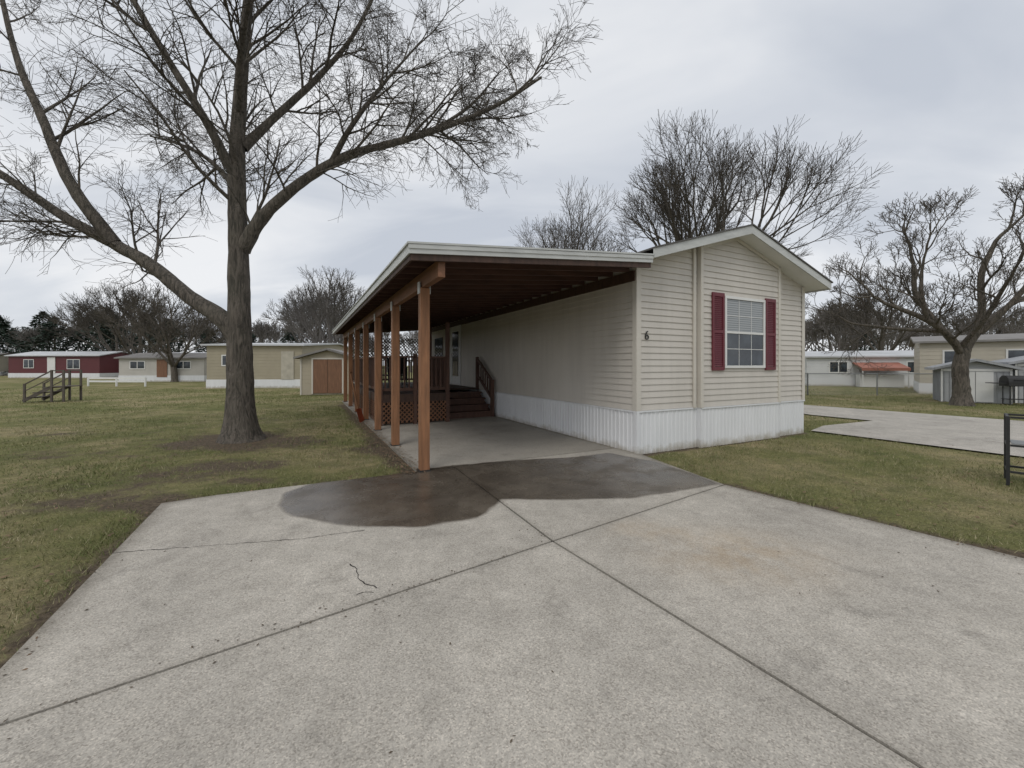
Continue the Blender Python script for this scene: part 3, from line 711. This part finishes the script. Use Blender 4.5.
# ------------------------------------------------------------ background homes
def bg_home(name,loc,rz,LX,LY,H,wall,roofm,rise=.45,wins=(),skirt=None,door=None,ridge='x'):
    e=empty(name,(loc[0],loc[1],0),rz)
    mw=simple(name+'_wall',wall,.6,.08,1); 
    mb=MB()
    mb.box(0,LX,0,LY,0,H)
    if ridge=='x': mb.prism([(0.0,H+.001),(LY,H+.001),(LY/2,H+rise)],'x',.0,LX)
    else: mb.prism([(0.0,H+.001),(LX,H+.001),(LX/2,H+rise)],'y',.0,LY)
    z=.6
    mb.obj('walls',mw,e)
    mb=MB()
    while z<H: mb.box(-.012,LX+.012,-.012,LY+.012,z,z+.012); z+=.2
    mb.obj('siding_laps',mw,e)
    mb=MB(); t=.1; o=.25
    if ridge=='x':
        s=rise/(LY/2)
        mb.prism([(-o,H-o*s+.02),(LY/2,H+rise+.02),(LY/2,H+rise+t+.02),(-o,H-o*s+t+.02)],'x',-o,LX+o)
        mb.prism([(LY/2+.001,H+rise+.02),(LY+o,H-o*s+.02),(LY+o,H-o*s+t+.02),(LY/2+.001,H+rise+t+.02)],'x',-o,LX+o)
    else:
        s=rise/(LX/2)
        mb.prism([(-o,H-o*s+.02),(LX/2,H+rise+.02),(LX/2,H+rise+t+.02),(-o,H-o*s+t+.02)],'y',-o,LY+o)
        mb.prism([(LX/2+.001,H+rise+.02),(LX+o,H-o*s+.02),(LX+o,H-o*s+t+.02),(LX/2+.001,H+rise+t+.02)],'y',-o,LY+o)
    mb.obj('roof',roofm,e)
    if skirt:
        mb=MB(); mb.box(-.03,LX+.03,-.03,LY+.03,-.02,.55); mb.obj('skirting',skirt,e)
    fr=MB();gl=MB()
    for x0,x1,z0,z1 in wins:
        gl.box(x0,x1,-.035,-.02,z0,z1); fr.box(x0-.07,x1+.07,-.033,-.013,z1,z1+.07); fr.box(x0-.07,x1+.07,-.033,-.013,z0-.07,z0)
        fr.box(x0-.07,x0,-.033,-.013,z0,z1);fr.box(x1,x1+.07,-.033,-.013,z0,z1);fr.box((x0+x1)/2-.03,(x0+x1)/2+.03,-.045,-.036,z0,z1)
    if wins: gl.obj('windows',M['glass'],e); fr.obj('window_frames',M['trim'],e)
    if door:
        mb=MB(); mb.box(door[0],door[1],-.06,-.014,door[2],door[3]); mb.obj('door',door[4],e)
    return e
rw=simple('white_roof',(.50,.51,.52),.5,.1,1); rg=simple('grey_roof',(.22,.21,.2),.8,.15,2)
brown=simple('brown_door',(.20,.10,.055),.6,.25,3,None,.2,0,(8,8,1)); white=M['trim']
bg_home('tan_home',(-19.9,26.7),R(4),6.0,13,2.75,(.36,.32,.235),rw,.42,[(1.0,1.6,1.5,2.1)],M['skirt'],(4.7,5.5,.55,2.4,simple('tan_door',(.42,.39,.32),.6)))
bg_home('red_home',(-59,48),R(-4),11.5,5,2.55,(.12,.03,.035),rw,.5,[(2,3.2,1.2,2.1),(7.5,9.0,1.1,2.1)],M['skirt'],(5,6,.5,2.4,white))
bg_home('white_home',(-35.5,37),R(3),7.4,5,2.1,(.5,.48,.44),rg,.45,[(1,2.2,1.2,1.8),(5,6.2,1.2,1.8)],M['skirt'],(3.3,4.2,.4,2.0,brown))
bg_home('beige_home',(-27,45),R(3),9,5,2.5,(.45,.4,.32),rg,.5,[(1,2.2,1.2,2.0),(5,6.2,1.2,2.0)],M['skirt'])
wh=bg_home('white_home',(21.6,30.0),R(-20),9.5,6,2.05,(.66,.67,.67),rw,.42,[(1.4,2.4,1.0,1.7),(5.8,6.8,1.0,1.7)],M['skirt'],(7.6,8.4,.4,1.9,simple('grey_door',(.3,.33,.36))))
mb=MB(); mb.prism([(-1.5,1.25),(-.04,1.62),(-.04,1.68),(-1.5,1.31)],'x',2.7,5.3); mb.box(2.7,5.3,-1.52,-1.501,1.12,1.31); mb.obj('awning',simple('coral_awning',(.34,.14,.10),.6,.15,2),wh)
mb=MB()
for xx in (2.75,5.2): mb.box(xx,xx+.05,-1.48,-1.43,0,1.25)
mb.box(2.8,5.2,-1.0,-.3,.0,.85); mb.obj('porch',M['trim'],wh)
bg_home('beige_home',(21.5,21.6),R(-42),14,5,2.65,(.50,.46,.38),rg,.35,[(.9,1.7,1.4,2.2),(3.0,4.2,1.3,2.2),(8,9,1.4,2.3)],M['skirt'])
bg_home('grey_home',(36,44),R(-20),12,5,2.4,(.4,.4,.4),rg,.5,[(2,3,1.2,2),(6,7.5,1.2,2)],M['skirt'])
bg_home('cream_home',(-84,56),R(0),12,5,2.6,(.5,.46,.38),rg,.5,[(2,3,1.2,2),(6,7.5,1.2,2)],M['skirt'])
bg_home('grey_home',(-46,50),R(2),9,5,2.5,(.38,.37,.35),rw,.5,[(1,2.2,1.2,2),(5,6.5,1.2,2)],M['skirt'])
sh=bg_home('garden_shed',(-10.6,20.5),R(10),2.6,2.4,1.85,(.42,.37,.28),rg,.38,[],None,None,'y')
mb=MB()
for x0,x1 in ((.62,1.29),(1.31,1.98)): mb.box(x0,x1,-.05,-.014,.08,1.78)
mb.obj('double_doors',brown,sh)
mb=MB(); mb.box(.54,.61,-.055,-.013,.05,1.86);mb.box(1.99,2.06,-.055,-.013,.05,1.86);mb.box(.61,1.99,-.055,-.013,1.79,1.86)
for a in (0,2.53): mb.box(a,a+.07,-.03,-.013,0,1.85)
mb.obj('trim',M['trimbeige'],sh)
galvm=simple('galvanised',(.33,.34,.35),.45,.18,2,None,.2,.3,(6,1,1))
def metal_shed(x,y,rz,w,l,h):
    s=bg_home('metal_shed',(x,y),rz,w,l,h,(.42,.43,.44),galvm,.28,[],None,None,'y')
    mb=MB(); k=.08
    while k<w-.05:
        if abs(k-w/2)>.5: mb.box(k,k+.03,-.03,-.013,0,h-.05)
        k+=.16
    k=.08
    while k<l-.05: mb.box(-.03,-.013,k,k+.03,0,h-.05); k+=.16
    mb.obj('ribs',galvm,s)
    mb=MB(); mb.box(w/2-.48,w/2-.01,-.035,-.014,.04,h-.12); mb.box(w/2+.01,w/2+.48,-.035,-.014,.04,h-.12)
    mb.obj('doors',M['trim'],s)
    mb=MB()
    for a in (-.01,w-.05): mb.box(a,a+.06,-.04,-.031,0,h)
    mb.box(.06,w-.06,-.045,-.0355,h-.1,h); mb.obj('trim',M['trim'],s)
metal_shed(17.7,16.9,R(-38),1.9,1.6,1.35); metal_shed(19.9,16.2,R(-34),2.4,2.2,1.55)
e=empty('barbecue_grill',(19.0,15.4,0),R(-20)); mb=MB()
for x0 in (-.3,.3):
    for y0 in (-.18,.18): mb.box(x0-.015,x0+.015,y0-.015,y0+.015,0,.7)
mb.box(-.34,.34,-.22,.22,.2,.22); mb.box(-.38,.38,-.25,.25,.7,.86); mb.box(-.8,-.385,-.2,.2,.8,.83)
mb.prism([(-.25,.861),(.25,.861),(.22,1.0),(.1,1.1),(-.1,1.1),(-.22,1.0)],'x',-.38,.38); mb.box(-.25,.25,-.29,-.26,.93,.96)
mb.obj('body',M['black'],e,bevel=.01)
e=empty('wood_pile',(20.6,15.2,0),R(-30)); mb=MB()
for k in range(26):
    a=random.uniform(0,1.3); b=.06+.1*(k%4); mb.tube([Vector((a,0,b)),Vector((a+.03,.45,b+.01))],[.05,.05],7)
mb.obj('logs',M['bark2'],e)
# ------------------------------------------------------------ fences etc
def post_fence(name,p,q,h,mat,rails=2,step=2.0,mesh=False):
    e=empty(name,(0,0,0)); mb=MB(); p=Vector(p);q=Vector(q); n=max(1,int((q-p).length/step))
    for k in range(n+1):
        c=p.lerp(q,k/n); mb.tube([c,c+Vector((0,0,h))],[.03 if mesh else .06]*2,6)
    mb.obj('posts',mat,e); mb=MB()
    for r in range(rails):
        z=h-.03 if r==0 else h*(1-r/rails)+.05
        if mesh: mb.tube([p+Vector((0,0,z)),q+Vector((0,0,z))],[.022]*2,6)
        else: mb.beam(p+Vector((0,0,z)),q+Vector((0,0,z)),.04,.12)
    mb.obj('rails',mat,e)
    if mesh:
        mb=MB(); d=(q-p).normalized(); Ln=(q-p).length; s=-h
        while s<Ln:
            for sg in (0,1):
                a=max(0,s);b=min(Ln,s+h)
                if b>a:
                    za,zb=(a-s,b-s) if sg==0 else (h-(a-s),h-(b-s))
                    mb.tube([p+d*a+Vector((0,0,za)),p+d*b+Vector((0,0,zb))],[.0035]*2,3)
            s+=.13
        mb.obj('chain_mesh',mat,e)
galv=simple('galvanised_wire',(.25,.26,.26),.5,.1,3,None,.2,.4)
post_fence('chain_link_fence',(14.8,20.5,0),(21.3,20.0,0),1.1,galv,1,2.2,True)
post_fence('chain_link_fence',(14.8,20.5,0),(19.0,32.0,0),1.1,galv,1,2.6,True)
post_fence('white_rail_fence',(-30,29,0),(-25.6,28.6,0),.6,M['trim'],2,1.5)
e=empty('metal_rack',(6.2,5.12,0),R(-48)); mb=MB()
for x in (0,1.1):
    for y in (0,.45): mb.box(x-.016,x+.016,y-.016,y+.016,0,.86)
for z in (.85,.5,.17):
    for y in (0,.45): mb.box(.018,1.082,y-.012,y+.012,z-.015,z+.01)
    for x in (0,1.1): mb.box(x-.012,x+.012,.018,.432,z-.015,z+.01)
mb.obj('frame',M['black'],e)
mb=MB(); mb.box(.03,1.07,.02,.43,.512,.522); mb.obj('shelf',galv,e)
e=empty('wooden_steps',(-19.6,16.4,0),R(12)); mb=MB()
for k in range(3):
    mb.box(.32*k,.32*k+.34,0,.9,.2*k+.16,.2*k+.2)
for y in (0.02,.88):
    mb.beam((0,y,.05),(.95,y,.62),.04,.12)
    for x,z0,z1 in ((.05,0,.75),(.95,0,1.3),(1.35,0,1.3)): mb.box(x-.03,x+.03,y-.03,y+.03,z0,z1)
    mb.beam((.05,y,.72),(.95,y,1.27),.04,.04); mb.beam((.95,y,1.27),(1.35,y,1.27),.04,.04); mb.beam((.05,y,.45),(.95,y,.98),.03,.03)
mb.box(.93,1.4,0,.9,.6,.64)
mb.obj('frame',simple('grey_wood',(.10,.085,.07),.8,.3,4),e)
# ------------------------------------------------------------ world, sun, camera
w=bpy.data.worlds.new('World'); S.world=w; w.use_nodes=True; nt=w.node_tree; bg=nt.nodes['Background']
sky=N(nt,'ShaderNodeTexSky',sky_type='NISHITA'); sky.sun_disc=False; sky.sun_elevation=R(50); sky.sun_rotation=R(200)
tc=N(nt,'ShaderNodeTexCoord'); sx=N(nt,'ShaderNodeSeparateXYZ'); L(nt,tc.outputs['Generated'],sx.inputs[0])
zz=math_(nt,'ADD',math_(nt,'MAXIMUM',sx.outputs[2],0),.26)
cx=N(nt,'ShaderNodeCombineXYZ'); L(nt,math_(nt,'DIVIDE',sx.outputs[0],zz),cx.inputs[0]); L(nt,math_(nt,'DIVIDE',sx.outputs[1],zz),cx.inputs[1])
mp=N(nt,'ShaderNodeMapping'); mp.inputs['Scale'].default_value=(.7,1.5,1); mp.inputs['Rotation'].default_value=(0,0,R(24)); mp.inputs['Location'].default_value=(3.1,.4,0); L(nt,cx.outputs[0],mp.inputs[0])
cl=noise(nt,1.3,5,.5,mp.outputs[0],.6)
cl2=noise(nt,.5,2,.5,mp.outputs[0])
cc=math_(nt,'ADD',math_(nt,'MULTIPLY',cl,.6),math_(nt,'MULTIPLY',cl2,.4))
cloud=ramp(nt,cc,[(.36,(5.7,6.1,6.8)),(.48,(7.1,7.4,7.9)),(.60,(8.9,9.0,9.2))])
c=mixc(nt,.95,sky.outputs[0],cloud)
L(nt,c,bg.inputs[0]); bg.inputs[1].default_value=.1
ld=bpy.data.lights.new('sun','SUN'); ld.energy=.9; ld.angle=R(25); ld.color=(1,.96,.90)
lo=bpy.data.objects.new('sun',ld); COL.objects.link(lo)
az=R(200); sd=Vector((math.sin(az)*math.cos(R(50)),math.cos(az)*math.cos(R(50)),math.sin(R(50))))
lo.rotation_euler=sd.to_track_quat('Z','Y').to_euler()
cd=bpy.data.cameras.new('camera'); co=bpy.data.objects.new('camera',cd); COL.objects.link(co)
co.location=(0,0,1.5); co.rotation_euler=(R(90),0,0); cd.sensor_width=36; cd.lens=14.4; cd.shift_y=-19/1024; cd.clip_end=3000; cd.clip_start=.05
S.camera=co
S.view_settings.view_transform='Standard'; S.view_settings.look='None'; S.view_settings.exposure=0
print('faces',nbig,nr,nd)
